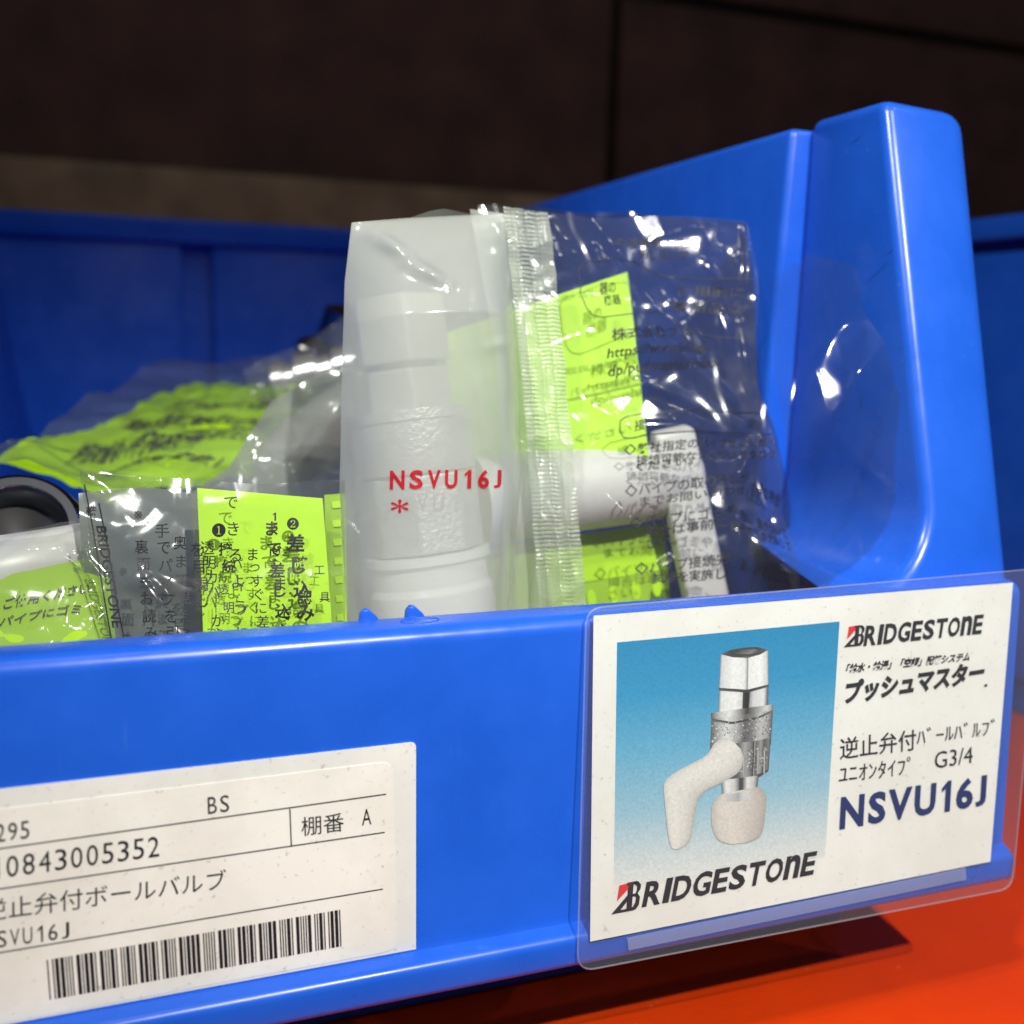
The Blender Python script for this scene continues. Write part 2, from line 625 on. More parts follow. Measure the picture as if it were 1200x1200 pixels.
M = {
    'blue': blue_plastic(),
    'red': red_paint(),
    'brown': simple('dark_brown_board', (0.125, 0.054, 0.041), 0.7, 0.35, 14, 0.2, 60),
    'joint': simple('dark_joint', (0.016, 0.011, 0.009), 0.9, 0.2, 30),
    'taupe': simple('taupe_timber', (0.38, 0.27, 0.17), 0.8, 0.3, 22, 0.2, 80),
    'paper': paper_mat('card_paper', (0.80, 0.79, 0.75), (0.74, 0.72, 0.67)),
    'sticker': paper_mat('cream_sticker', (0.84, 0.83, 0.78), (0.74, 0.73, 0.67)),
    'backing': paper_mat('white_backing', (0.78, 0.78, 0.74), (0.70, 0.71, 0.68), 0.35),
    'ink': simple('black_ink', (0.012, 0.012, 0.016), 0.5, 0.2, 300),
    'filmink': simple('film_ink', (0.010, 0.010, 0.014), 0.6, 0.2, 300),
    'navy': simple('navy_ink', (0.006, 0.022, 0.125), 0.5, 0.1, 300),
    'redink': film('red_ink', 0.72, tint=(0.9, 0.25, 0.3), rough=0.4, gloss=0.1, bump=0.0, hazecol=(0.62, 0.012, 0.03)),
    'logored': simple('bright_red_ink', (0.65, 0.02, 0.03), 0.5, 0.1, 300),
    'print': print_material(),
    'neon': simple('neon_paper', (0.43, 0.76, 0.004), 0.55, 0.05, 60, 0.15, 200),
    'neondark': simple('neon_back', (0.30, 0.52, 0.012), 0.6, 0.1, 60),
    'white': simple('white_plastic', (0.60, 0.60, 0.58), 0.35, 0.03, 60),
    'chrome': simple('chrome_plate', (0.68, 0.69, 0.68), 0.24, 0.04, 60, metal=0.8),
    'cast': simple('cast_metal', (0.50, 0.51, 0.50), 0.45, 0.12, 500, 0.9, 900, metal=0.7),
    'boredark': simple('bore_dark', (0.012, 0.012, 0.014), 0.35, 0.2, 80),
    'dark': simple('dark_steel', (0.34, 0.36, 0.40), 0.18, 0.15, 80, metal=1.0),
    'film': film('clear_film', 0.030, tint=(0.90, 0.91, 0.90), gloss=0.42, rough=0.12, bump=0.05, bscale=110),
    'filmback': film('clear_film_back', 0.012, tint=(0.88, 0.89, 0.88), gloss=0.25, rough=0.12, bump=0.05, bscale=90),
    'cloudyfilm': film('cloudy_film', 0.09, tint=(0.86, 0.87, 0.86), gloss=0.40, rough=0.12, bump=0.12, bscale=90),
    'shadefilm': film('shade_tint_film', 0.02, tint=(0.52, 0.55, 0.58), gloss=0.25, rough=0.12, bump=0.05, bscale=90),  # clear film tinted dark to put shade on the wall behind the bag
    'greyfilm': film('grey_film', 0.76, gloss=0.3, rough=0.15, bump=0.1, bscale=90, hazecol=(0.34, 0.375, 0.325), tint=(0.70, 0.72, 0.70)),
    'frost': film('frosted_film', 0.52, rough=0.15, gloss=0.32, bump=0.15, bscale=90, hazecol=(0.76, 0.79, 0.735)),
    'frostback': film('frosted_film_back', 0.45, rough=0.25, gloss=0.2, hazecol=(0.70, 0.74, 0.67)),
    'seal': film('seal_film', 0.48, rough=0.09, gloss=0.42, bump=0.15, bscale=300, hazecol=(0.72, 0.77, 0.66)),
    'laminate': film('laminate', 0.05, rough=0.09, gloss=0.18, bump=0.05, bscale=40, hazecol=(0.75, 0.77, 0.85)),
    'tape': film('tape_film', 0.16, rough=0.4, gloss=0.12, bump=0.3, bscale=300, hazecol=(0.80, 0.82, 0.88)),
}

# ------------------------------------------------------------------ setting: red surface and the wall behind
GZ = -0.122
g = MB()
g.box((-1.6, -0.062, GZ - 0.03), (2.2, 0.98, GZ))
tag(g.build('shelf_surface', M['red']), kind='structure')

g = MB()
g.box((-3, -3, -0.92), (3.5, 1.0, -0.90))
tag(g.build('floor', M['brown']), kind='structure')

wl = empty('board_wall', (0.3, 1.0, GZ), 'dark brown board wall with black joints behind the blue bins', 'wall')
b = MB()
b.box((-1.6, 1.012, GZ), (2.2, 1.04, 1.2))
b.build('joint_backing', M['joint'], wl)
xs = [-1.6, -0.72, 0.463, 1.60, 2.2]
zs = [0.10, 0.468, 0.84, 1.2]
for i in range(len(xs) - 1):
    for j in range(len(zs) - 1):
        b = MB()
        b.box((xs[i] + 0.006, 1.0, zs[j] + 0.007), (xs[i + 1] - 0.006, 1.014, zs[j + 1] - 0.007))
        b.build('board', M['brown'], wl, bevel=0.002)
b = MB()
b.box((-1.6, 0.90, GZ + 0.002), (2.2, 0.998, 0.212))
tag(b.build('timber_beam', M['taupe'], bevel=0.006, smooth=40),
    'rough taupe timber beam running along the foot of the dark wall', 'beam')

# ------------------------------------------------------------------ the blue bin
LEAN = -0.04759


def f3(x, s, off=0.0):
    return V((x, s * math.sin(LEAN) - off * math.cos(LEAN), -s * math.cos(LEAN) - off * math.sin(LEAN)))


def make_bin():
    root = empty('parts_bin', (-0.03, 0.23, GZ), 'blue plastic parts bin filled with bagged valves, label sheet and card on its front', 'bin')
    XL, XR = -0.2, 0.126
    # front panel: profile (y, z) swept along x
    P = []
    arc = lambda cy, cz, r, a0, a1, n: [(cy + r * math.cos(math.radians(a0 + (a1 - a0) * k / n)), cz + r * math.sin(math.radians(a0 + (a1 - a0) * k / n))) for k in range(n + 1)]
    yo = lambda z: 0.04765 * z
    P += arc(0.0036, -0.0036, 0.0036, 180, 90, 6)
    P += arc(0.0090, -0.0030, 0.0030, 90, 0, 4)
    P += [(0.0120, -0.020), (0.0120, -0.079)]
    P += [(0.006, -0.0812), (yo(-0.08) - 0.0010, -0.0807)]
    P += arc(yo(-0.08) - 0.0018, -0.0783, 0.0022, 250, 180, 4)
    P += arc(yo(-0.075) - 0.0020, -0.0742, 0.0022, 180, 100, 4)
    P += [(yo(-0.0712) - 0.0004, -0.0712), (yo(-0.0705), -0.0700), (yo(-0.035), -0.035)]
    m = MB()
    m.prism([(XL, y, z) for y, z in P], [(XR - 0.0028, y, z) for y, z in P])
    m.build('front_panel', M['blue'], root, smooth=35)
    # pillars at both ends of the opening, with the curved corner down to the rim
    def pillar(sx, ox):
        Q = [(0.126, -0.012), (0.126, 0.119)]
        Q += [(0.120 + 0.006 * math.cos(math.radians(a)), 0.119 + 0.006 * math.sin(math.radians(a))) for a in (22, 45, 68, 90)]
        Q += [(0.099, 0.1262), (0.099, 0.024)]
        Q += [(0.077 + 0.022 * math.cos(math.radians(a)), 0.0216 - 0.022 * math.sin(math.radians(a))) for a in (8, 18, 28, 38, 48, 58, 68, 78, 88)]
        Q += [(0.0745, -0.012)]
        yf = lambda z: 0.0042 + 0.285 * z if z > 0 else 0.0042 + 0.1 * z
        m = MB()
        m.prism([(ox + sx * x, yf(z), z) for x, z in Q], [(ox + sx * x, 0.0735 if x > 0.08 else 0.02, z) for x, z in Q])
        return m.build('pillar', M['blue'], root, bevel=0.0034, seg=4, smooth=30)
    pillar(1, 0)
    pillar(-1, -0.074)
    sc_ = MB()
    for (a, c) in (((995, 171), (1011, 156)), ((1010, 336), (1046, 302)), ((1011, 455), (1008, 489)), ((1003, 350), (1008, 338)), ((1036, 300), (1048, 291)), ((985, 420), (989, 402))):
        hx = lambda q: CP + ray(*q) * ((0.09894 - CP.x) / ray(*q).x)
        A, Cc = hx(a), hx(c)
        d = (Cc - A).normalized()
        nn = V((0, -d.z, d.y)) * 0.00012
        m_ = (A + Cc) / 2 + nn * 2
        sc_.add([A, m_ + nn, Cc, m_ - nn], [(0, 1, 2, 3)])
    so = sc_.build('scratch', M['navy'], root)
    so['kind'] = 'stuff'
    # side walls
    def side(pts, flange):
        m = MB()
        m.prism([(x, 0.0730, z) for x, z in pts], [(x, 0.488, z) for x, z in pts])
        m.box(*flange)
        return m.build('side_wall', M['blue'], root, bevel=0.0022, seg=3, smooth=35)
    side([(0.0925, 0.1235), (0.118, 0.1235), (0.118, -0.104), (0.086, -0.104)], ((0.1175, 0.0732, 0.112), (0.1258, 0.487, 0.1238)))
    side([(-0.192, 0.1235), (-0.174, 0.1235), (-0.139, -0.104), (-0.192, -0.104)], ((-0.200, 0.0732, 0.112), (-0.1915, 0.487, 0.1238)))
    # back wall with an upright recess
    m = MB()
    m.box((-0.190, 0.478, -0.104), (0.117, 0.488, 0.1230))
    m.box((-0.190, 0.470, -0.104), (-0.066, 0.4785, 0.1090))
    m.box((-0.048, 0.470, -0.104), (0.117, 0.4785, 0.1090))
    m.box((-0.190, 0.466, 0.1090), (0.117, 0.4786, 0.1232))
    m.build('back_wall', M['blue'], root, bevel=0.0015, smooth=35)
    m = MB()
    m.box((-0.188, 0.046, GZ), (0.114, 0.470, -0.0995))
    m.build('base', M['blue'], root, bevel=0.002, smooth=35)
    # two small fins and the round moulding mark on the rim
    for x in (-0.0500, -0.0398):
        m = MB()
        pr = [(0.0, -0.002), (0.0004, 0.0016), (0.0013, 0.0028), (0.0023, 0.0026), (0.0040, 0.0010), (0.0058, -0.002)]
        m.prism([(x + a, 0.0098, h - 0.0006) for a, h in pr], [(x + a, 0.0122, h - 0.0006) for a, h in pr])
        m.build('fin', M['blue'], root, bevel=0.0004, smooth=40)
    m = MB()
    m.tube([(-0.0375 + 0.0042 * math.cos(k * math.pi / 12), 0.0062 + 0.0020 * math.sin(k * math.pi / 12), 0.00002) for k in range(24)], 0.00016, 6, True)
    m.build('moulding_mark', M['blue'], root, smooth=True)
    return root


BIN = make_bin()


def copy_tree(o, parent=None, delta=(0, 0, 0)):
    c = o.copy()
    COL.objects.link(c)
    if parent:
        c.parent = parent
        c.matrix_parent_inverse = o.matrix_parent_inverse.copy()
    else:
        c.location = o.location + V(delta)
    for ch in list(o.children):
        if ch.name.split('.')[0] in ('fin', 'moulding_mark'):
            continue
        copy_tree(ch, c)
    return c


B2 = copy_tree(BIN, delta=(0.507, 0.0, 0))
tag(B2, 'shadowed blue bin at the right edge, only its side wall and rim in view', 'bin')
BIN['group'] = B2['group'] = 'blue parts bins'

# ------------------------------------------------------------------ label sheet on the bin front
FP = Plane(f3(0, 0, 0), (1, 0, 0), f3(0, -1, 0))


def fpq(px, py):
    return FP.hit((px, py))


lab = empty('label_sheet', f3(-0.12, 0.047, 0.0003), 'cream shelf label with barcode on a white backing, tucked into the bin front', 'label')


def flat(pl, pts, off, mb=None, thick=0.0):
    """a flat outline (plane coordinates) with a little thickness"""
    m = mb or MB()
    a = [pl.at(p, off) for p in pts]
    if thick:
        bk = [pl.at(p, off - thick) for p in pts]
        m.prism(bk, a)
    else:
        m.add(a, [tuple(range(len(a)))])
    return m


def rounded(pts, radii, n=5):
    out = []
    N = len(pts)
    for i, p in enumerate(pts):
        p = V(p)
        r = radii[i] if isinstance(radii, (list, tuple)) else radii
        if r <= 0:
            out.append(p)
            continue
        a = (V(pts[i - 1]) - p).normalized()
        b = (V(pts[(i + 1) % N]) - p).normalized()
        for k in range(n + 1):
            t = k / n
            out.append((1 - t) ** 2 * (p + a * r) + 2 * t * (1 - t) * p + t * t * (p + b * r))
    return out


tr, brr = fpq(487, 869), fpq(487, 1112)
ztop, zbot = tr.y, -0.0709
flat(FP, rounded([(-0.19, zbot), (brr.x, zbot), (tr.x, ztop), (-0.19, ztop)], [0, 0, 0.0012, 0.001]), 0.0004, thick=0.0004).build('backing', M['backing'], lab)
s1, s2 = fpq(460, 891), fpq(465, 1106)
stk = flat(FP, rounded([(-0.186, -0.0706), (s2.x, -0.0702), (s1.x, s1.y), (-0.186, s1.y - 0.0004)], [0, 0.003, 0.003, 0.003]), 0.00052, thick=0.00011).build('sticker', M['sticker'], lab)
ink = MB()
O1 = 0.0006
kw = dict(off=O1)
write(ink, FP, '295', (-4, 985.5), (35, 980.8), (-4.5, 964.5), bold=0.0, mono=True, **kw)
write(ink, FP, 'BS', (243.5, 952.8), (268.5, 949.6), (243, 933), mono=True, **kw)
write(ink, FP, '10843005352', (-8, 1029), (186.5, 1002), (-8.5, 1004), mono=True, **kw)
write(ink, FP, '棚番', (353, 978.8), (402.5, 972.5), (352.5, 956.5), **kw)
write(ink, FP, 'A', (423.5, 966), (434.6, 964.4), (423.3, 947.5), **kw)
write(ink, FP, '逆止弁付ボールバルブ', (-20, 1079), (264.5, 1040.5), (-20.5, 1053.5), **kw)
write(ink, FP, 'NSVU16J', (-18, 1111), (81.5, 1097.5), (-18.5, 1091.5), mono=True, **kw)
for a, c in (((0, 993), (451.6, 929.4)), ((0, 1040), (450, 974)), ((0, 1114.5), (448, 1040.3))):
    A, Cc = fpq(*a), fpq(*c)
    d = (A - Cc).normalized()
    A = Cc + d * 0.146
    nrm = V((-d.y, d.x)) * 0.00013
    ink.add([FP.at(p, O1) for p in (A + nrm, A - nrm, Cc - nrm, Cc + nrm)], [(0, 1, 2, 3)])
strokes(ink, FP, [(339.2, 946.5), (341, 991)], 0.00026, O1)
ink.build('lettering', M['ink'], stk)
C39 = {'0': 'nnnwwnwnn', '1': 'wnnwnnnnw', '2': 'nnwwnnnnw', '3': 'wnwwnnnnn', '4': 'nnnwwnnnw', '5': 'wnnwwnnnn', '8': 'wnnwnnwnn', '*': 'nwnnwnwnn'}
code = '*4510843005352*'
runs = []
for ch in code:
    for k, e in enumerate(C39[ch]):
        runs.append((k % 2 == 0, 2.6 if e == 'w' else 1.0))
    runs.append((False, 1.0))
tot = sum(r[1] for r in runs) - 1
bl, br, tl = fpq(58.5, 1169.8), fpq(399.6, 1107.2), fpq(54.8, 1123.2)
bar = MB()
x = 0
for on, wd in runs:
    if on:
        q = [(x / tot, 0), ((x + wd) / tot, 0), ((x + wd) / tot, 1), (x / tot, 1)]
        bar.add([FP.at(bl + (br - bl) * u + (tl - bl) * v, O1) for u, v in q], [(0, 1, 2, 3)])
    x += wd
bar.build('barcode', M['ink'], stk)

# ------------------------------------------------------------------ laminated product card
c0, c1 = f3(0, 0, 0.0012), f3(0, 0.085, 0.0056)
CPL = Plane(c0, (1, 0, 0), c0 - c1)
card = empty('product_card', f3(0.06, 0.084, 0.006), 'laminated white product card with a valve picture on blue, taped to the bin front', 'card')
h = CPL.hit
fo = rounded([h((676.5, 1139)), h((1186, 1041)), h((1221, 666)), h((687, 713))], [0.0045, 0.0045, 0.004, 0.004], 7)
flat(CPL, fo, 0.00035, thick=0.0007).build('laminate', M['laminate'], card)
rim = MB()
rim.tube([CPL.at(p, 0.0) for p in fo], 0.00022, 6, True)
rim.build('laminate_edge', M['tape'], card, smooth=True)
pp = [h((691.5, 1103.4)), h((1160.4, 1009.6)), h((1187, 682.8)), h((695.5, 721.6))]
pap = flat(CPL, pp, 0.00005, thick=0.00012).build('paper', M['paper'], card)
pic = MB()
pa, pb, pc, pd = h((722.9, 752.8)), h((983.6, 728.2)), h((966.5, 1004)), h((719, 1042))
GR = [(0.0, (0.006, 0.235, 0.46)), (0.22, (0.022, 0.28, 0.52)), (0.45, (0.12, 0.39, 0.58)), (0.7, (0.30, 0.50, 0.61)), (0.88, (0.56, 0.63, 0.65)), (1.0, (0.72, 0.72, 0.69))]
lerp = lambda a, b, t: tuple(x + (y - x) * t for x, y in zip(a, b))
vs, cs = [], []
for t, c in GR:
    vs += [CPL.at(pa.lerp(pd, t), 0.0001), CPL.at(pb.lerp(pc, t), 0.0001)]
    cs += [c, c]
pic.add(vs, [(2 * i, 2 * i + 1, 2 * i + 3, 2 * i + 2) for i in range(len(GR) - 1)], cs)
pic.build('picture', M['print'], pap)


def sr(*c):
    return tuple((v / 255 / 12.92) if v < 10.3 else (((v / 255) + 0.055) / 1.055) ** 2.4 for v in c)


Z3 = lambda x, y: (660 + x / 3.5294, 680 + y / 3.5294)
vp = MB()
lay = [0.00013]


def poly(pts, cols):
    """one printed patch of the valve picture; cols: grey(s) per corner"""
    if not isinstance(cols, list):
        cols = [cols] * len(pts)
    cc = []
    for k in cols:
        k = (k, k, k) if not isinstance(k, tuple) else k
        cc.append(sr(*k))
    vp.add([CPL.at(h(Z3(*p)), lay[0]) for p in pts], [tuple(range(len(pts)))], cc)
    lay[0] += 0.000004


def strip(left, right, stops):
    """a band from a left to a right edge (each top, bottom) with tones across it"""
    for (t0, g0), (t1, g1) in zip(stops, stops[1:]):
        A = V(left[0]).lerp(V(right[0]), t0); B_ = V(left[0]).lerp(V(right[0]), t1)
        Cc = V(left[1]).lerp(V(right[1]), t1); D = V(left[1]).lerp(V(right[1]), t0)
        vp.add([CPL.at(h(Z3(*p)), lay[0]) for p in (A, B_, Cc, D)], [(0, 1, 2, 3)], [sr(g0, g0, g0), sr(g1, g1, g1), sr(g1, g1, g1), sr(g0, g0, g0)])
    lay[0] += 0.000004


def ribbon(pairs, stops, warm=(1.0, 0.985, 0.955)):
    vs, cs = [], []
    k = len(stops)
    for a, b_ in pairs:
        for t, g_ in stops:
            p = V(a).lerp(V(b_), t)
            vs.append(CPL.at(h(Z3(p.x, p.y)), lay[0]))
            cs.append(sr(g_ * warm[0], g_ * warm[1], g_ * warm[2]))
    vp.add(vs, [(i * k + j, i * k + j + 1, (i + 1) * k + j + 1, (i + 1) * k + j) for i in range(len(pairs) - 1) for j in range(k - 1)], cs)
    lay[0] += 0.000004


def smooth_pairs(pairs, n=5):
    cr_ = lambda p0, p1, p2, p3, t: 0.5 * ((2 * p1) + (p2 - p0) * t + (2 * p0 - 5 * p1 + 4 * p2 - p3) * t * t + (3 * p1 - p0 - 3 * p2 + p3) * t ** 3)
    L_ = len(pairs)
    out = []
    for i in range(L_ - 1):
        for k in range(n):
            out.append(tuple(cr_(V(pairs[max(i - 1, 0)][e]), V(pairs[i][e]), V(pairs[i + 1][e]), V(pairs[min(i + 2, L_ - 1)][e]), k / n) for e in (0, 1)))
    out.append((V(pairs[-1][0]), V(pairs[-1][1])))
    return out


# top nut
strip(((650, 305), (643, 446)), ((762, 320), (760, 452)), [(0, 120), (0.06, 205), (0.5, 232), (0.9, 224), (1, 150)])
strip(((762, 320), (760, 452)), ((846, 288), (848, 432)), [(0, 95), (0.05, 225), (0.6, 236), (0.93, 205), (1, 130)])
poly([(652, 306), (690, 288), (745, 278), (800, 275), (846, 288), (815, 306), (762, 321), (700, 318)], [90, 60, 85, 60, 95, 70, 110, 60])
poly([(690, 303), (730, 287), (790, 283), (815, 292), (770, 305)], [40, 60, 110, 50, 130])
# second nut
strip(((645, 452), (640, 556)), ((742, 458), (738, 560)), [(0, 130), (0.1, 218), (0.7, 230), (1, 205)])
strip(((742, 458), (738, 560)), ((772, 452), (766, 556)), [(0, 60), (0.5, 25), (0.85, 35), (1, 90)])
strip(((772, 452), (766, 556)), ((848, 432), (845, 528)), [(0, 150), (0.2, 205), (0.75, 222), (0.92, 120), (1, 80)])
poly([(643, 444), (760, 452), (848, 430), (850, 440), (762, 464), (642, 456)], [70, 45, 60, 110, 60, 90])
# collar ring
strip(((610, 548), (610, 572)), ((868, 512), (866, 540)), [(0, 80), (0.15, 190), (0.3, 220), (0.5, 120), (0.58, 50), (0.7, 130), (0.9, 205), (1, 110)])
strip(((612, 572), (606, 700)), ((866, 538), (858, 668)), [(0, 90), (0.1, 150), (0.25, 215), (0.42, 170), (0.55, 95), (0.68, 120), (0.8, 185), (0.92, 160), (1, 75)])
poly([(612, 572), (700, 585), (800, 565), (866, 536), (866, 544), (800, 574), (700, 594), (612, 582)], [70, 50, 40, 80, 120, 70, 80, 110])
poly([(606, 698), (720, 700), (800, 692), (858, 666), (855, 684), (790, 706), (720, 712), (620, 706)], [90, 60, 45, 60, 40, 35, 50, 80])
# valve body below the collar
strip(((690, 676), (690, 826)), ((790, 664), (784, 816)), [(0, 70), (0.35, 95), (0.6, 160), (0.85, 120), (1, 45)])
strip(((790, 664), (784, 816)), ((856, 650), (848, 782)), [(0, 190), (0.08, 90), (0.4, 150), (0.6, 85), (0.9, 120), (1, 50)])
poly([(700, 826), (784, 812), (848, 780), (846, 790), (790, 826), (705, 836)], [50, 40, 60, 90, 60, 70])
# cast texture of the collar and the body
for k in range(420):
    u_, v_ = random.random(), random.random()
    if k < 260:
        cx_, cy_ = 614 + u_ * 244, 590 + v_ * 96 - u_ * 32
    else:
        cx_, cy_ = 712 + u_ * 132, 712 + v_ * 90 - u_ * 26
    g_ = random.choice((60, 85, 110, 165, 195, 225))
    r_ = random.uniform(1.2, 3.4)
    an = random.uniform(0, 6.28)
    poly([(cx_ + r_ * math.cos(an + q_ * 1.57) * (1.5 if q_ % 2 else 0.8), cy_ + r_ * math.sin(an + q_ * 1.57)) for q_ in range(4)], g_)
    lay[0] -= 0.0000039
# raised ribs of the body
for x_ in (742, 800, 826):
    strip(((x_, 700), (x_ - 1, 800)), ((x_ + 8, 699), (x_ + 7, 798)), [(0, 60), (0.4, 205), (1, 80)])
# neck
strip(((652, 826), (656, 892)), ((806, 806), (800, 868)), [(0, 110), (0.12, 225), (0.35, 200), (0.5, 60), (0.58, 80), (0.7, 215), (0.88, 190), (1, 80)])
# pale union nut
ribbon(smooth_pairs([((648, 884), (806, 852)), ((628, 905), (834, 884)), ((613, 935), (837, 925)), ((611, 985), (832, 985)), ((618, 1032), (822, 1035)), ((640, 1074), (806, 1062)), ((690, 1091), (765, 1083))]),
       [(0, 186), (0.12, 208), (0.4, 214), (0.7, 200), (0.9, 184), (1, 168)], (1.0, 0.965, 0.93))
strip(((668, 886), (672, 916)), ((722, 876), (723, 914)), [(0, 196), (0.5, 188), (1, 164)])
strip(((722, 876), (723, 914)), ((768, 866), (770, 900)), [(0, 172), (0.4, 200), (1, 204)])
# lever
ribbon(smooth_pairs([((700, 664), (733, 698)), ((665, 652), (743, 740)), ((625, 672), (728, 786)), ((590, 722), (690, 816)), ((530, 756), (640, 843)), ((470, 788), (590, 868)), ((430, 818), (558, 900)), ((414, 850), (546, 945)), ((418, 920), (536, 1005)), ((426, 1000), (527, 1062)), ((435, 1070), (506, 1094)), ((446, 1106), (468, 1113))]),
       [(0, 196), (0.1, 214), (0.35, 222), (0.7, 212), (0.9, 198), (1, 178)])
vp.build('valve_print', M['print'], pap)
# writing on the card
k1, nv = MB(), MB()
OC = 0.00023


def logo(bl, br, tl, Btip, T1, T2, T3, Bpts):
    # letters RIDGESTO n E: a tall small n among slanted capitals
    A = h(bl); B_ = h(br) - A; T = h(tl) - A
    def part(body, u0, u1):
        vs, fs = glyphs(body, 0.030, 0.0)
        k1.add([CPL.at(A + B_ * (u0 + (u1 - u0) * u + 0.022 * v) + T * v, OC) for u, v in vs], fs)
    wds = [('R', 1.0), ('I', 0.36), ('D', 1.02), ('G', 1.02), ('E', 0.86), ('S', 0.94), ('T', 0.94), ('O', 1.02), ('n', 0.92), ('E', 0.84)]
    gap = 0.13
    tt = sum(w_ for _, w_ in wds) + gap * (len(wds) - 1)
    u = 0
    for ch, w_ in wds:
        part(ch, u / tt * 0.975, (u + w_) / tt * 0.975)
        u += w_ + gap
    lr = MB()
    lr.add([CPL.at(h(p), OC) for p in (T1, T2, T3)], [(0, 1, 2)])
    lr.build('logo_triangle', M['logored'], pap)
    for loop in Bpts:
        k1.add([CPL.at(h(p), OC) for p in loop], [tuple(range(len(loop)))])


def bmark(o, s, ky):
    """the slanted B with its long foot: strokes in logo units, placed by origin o, size s and baseline slope ky"""
    f = lambda x, y: (o[0] + x * s, o[1] - y * s + ky * x * s)
    return [[f(0, 0), f(.62, .62), f(.70, .50), f(.34, .10), f(.62, .10), f(.62, 0)],
            [f(.55, .98), f(.60, 1.08), f(.98, 1.08), f(1.02, .97)],
            [f(.70, 1.0), f(.90, 1.0), f(.80, .10), f(.62, .10)] if False else [f(.64, 1.0), f(.84, 1.0), f(.76, .0), f(.56, .0)],
            [f(.80, 1.08), f(1.02, 1.06), f(1.12, .92), f(1.10, .76), f(1.0, .62), f(.90, .60), f(.96, .72), f(.97, .88), f(.88, .97)],
            [f(.70, .62), f(1.0, .62), f(.98, .52), f(.70, .52)],
            [f(.88, .56), f(1.0, .60), f(1.08, .46), f(1.04, .18), f(.92, .02), f(.78, .0), f(.70, .0), f(.70, .10), f(.82, .14), f(.90, .28), f(.93, .44)]]


logo((1011, 757), (1152.5, 742), (1011.3, 733.5), None, (992.0, 749.0), (994.3, 734.2), (1007.3, 732.2), bmark((988, 758.3), 22.0, -0.10))
logo((751.5, 1062.8), (957, 1023.4), (752.5, 1034), None, (722.5, 1055.5), (725.5, 1037.0), (743.5, 1032.8), bmark((716, 1071), 31.0, -0.19))
write(k1, CPL, '「給水・給湯」「空調」配管システム', (990, 789.5), (1135, 774.5), (991.5, 778), OC, 0.035, 0.2)
write(k1, CPL, 'プッシュマスター', (989.5, 826), (1152.5, 800), (990.5, 797.5), OC, 0.05, 0.15)
k1.add([CPL.at(h(p), OC) for p in ((1152.8, 804.6), (1156, 804.2), (1156.2, 801.4), (1153, 801.8))], [(0, 1, 2, 3)])
write(k1, CPL, '逆止弁付', (983.6, 890), (1072.5, 878.6), (984, 864.5), OC, 0.006)
write(k1, CPL, 'ﾊﾞｰﾙﾊﾞﾙﾌﾞ', (1073.5, 873), (1164.5, 860.5), (1074, 853.5), OC)
write(k1, CPL, 'ﾕﾆｵﾝﾀｲﾌﾟ', (982.3, 918), (1065.5, 907.5), (983, 896), OC)
write(k1, CPL, 'G3/4', (1094.5, 900.5), (1139, 893.6), (1095, 881), OC)
A_, B_, T_ = h((983, 972)), h((1154, 943.5)), h((984.3, 934))
for ch, u0, u1 in (('N', 0, .155), ('S', .185, .300), ('V', .315, .475), ('U', .495, .640), ('1', .680, .745), ('6', .785, .905), ('J', .925, 1.0)):
    vs, fs = glyphs(ch, 0.035)
    nv.add([CPL.at(A_ + (B_ - A_) * (u0 + (u1 - u0) * u + 0.004 * v) + (T_ - A_) * v, OC) for u, v in vs], fs)
k1.build('lettering', M['ink'], pap)
nv.build('lettering', M['navy'], pap)

flat(CPL, [h((736, 1112.5)), h((1131, 1030)), h((1130, 1016)), h((734, 1098))], 0.0005, thick=0.0001).build('tape_strip', M['tape'], card)

# ------------------------------------------------------------------ frosted bag with its valve
YB = 0.046
FB = yplane(YB, 0.17)
fb = empty('frosted_bag', (-0.02, 0.05, -0.10), 'milky frosted plastic bag with red lettering and a ribbed seal, standing behind the rim', 'bag')
pillow = lambda u, v: (1 - abs(2 * u - 1) ** 3.0) * (0.03 + 0.97 * min(1, v * 5.2) ** 0.7)
_c = lambda q: tuple(FBf0.hit(q))
FBf0 = yplane(YB - 0.010, 0.17)
wf = wrinkles(3, 0.0004, 40, [(_c((446, 276)), _c((478, 308)), 0.0040, 0.0013), (_c((478, 318)), _c((518, 344)), 0.0040, 0.0013), (_c((560, 420)), _c((600, 408)), 0.0010, 0.0009)])
FBf = yplane(YB, 0.17)
FBf.disp = lambda a, b_: wf(a, b_)
topf = [(412, 261), (470, 257), (530, 254), (592, 251)]
leftf = [(412, 261), (404, 330), (401, 420), (398, 560), (394, 730), (392, 900)]
rightf = [(592, 251), (600, 340), (608, 450), (610, 560), (604, 640), (598, 720), (600, 900)]
botf = [(392, 900), (600, 900)]
bag_front = sheet(FBf, topf, botf, leftf, rightf, 150, 260, 0.0, lambda u, v: 0.017 * pillow(u, v))
bag_front.build('front_film', M['frost'], fb, smooth=True)
FBb = yplane(YB + 0.0022, 0.17)
wb = wrinkles(5, 0.00025, 50)
FBb.disp = wb
sheet(FBb, [(412, 261), (470, 258), (505, 246), (522, 243), (548, 249), (592, 250)], botf, leftf, rightf, 30, 40, 0.0,
      lambda u, v: -0.020 * pillow(u, v)).build('back_film', M['frostback'], fb, smooth=True)
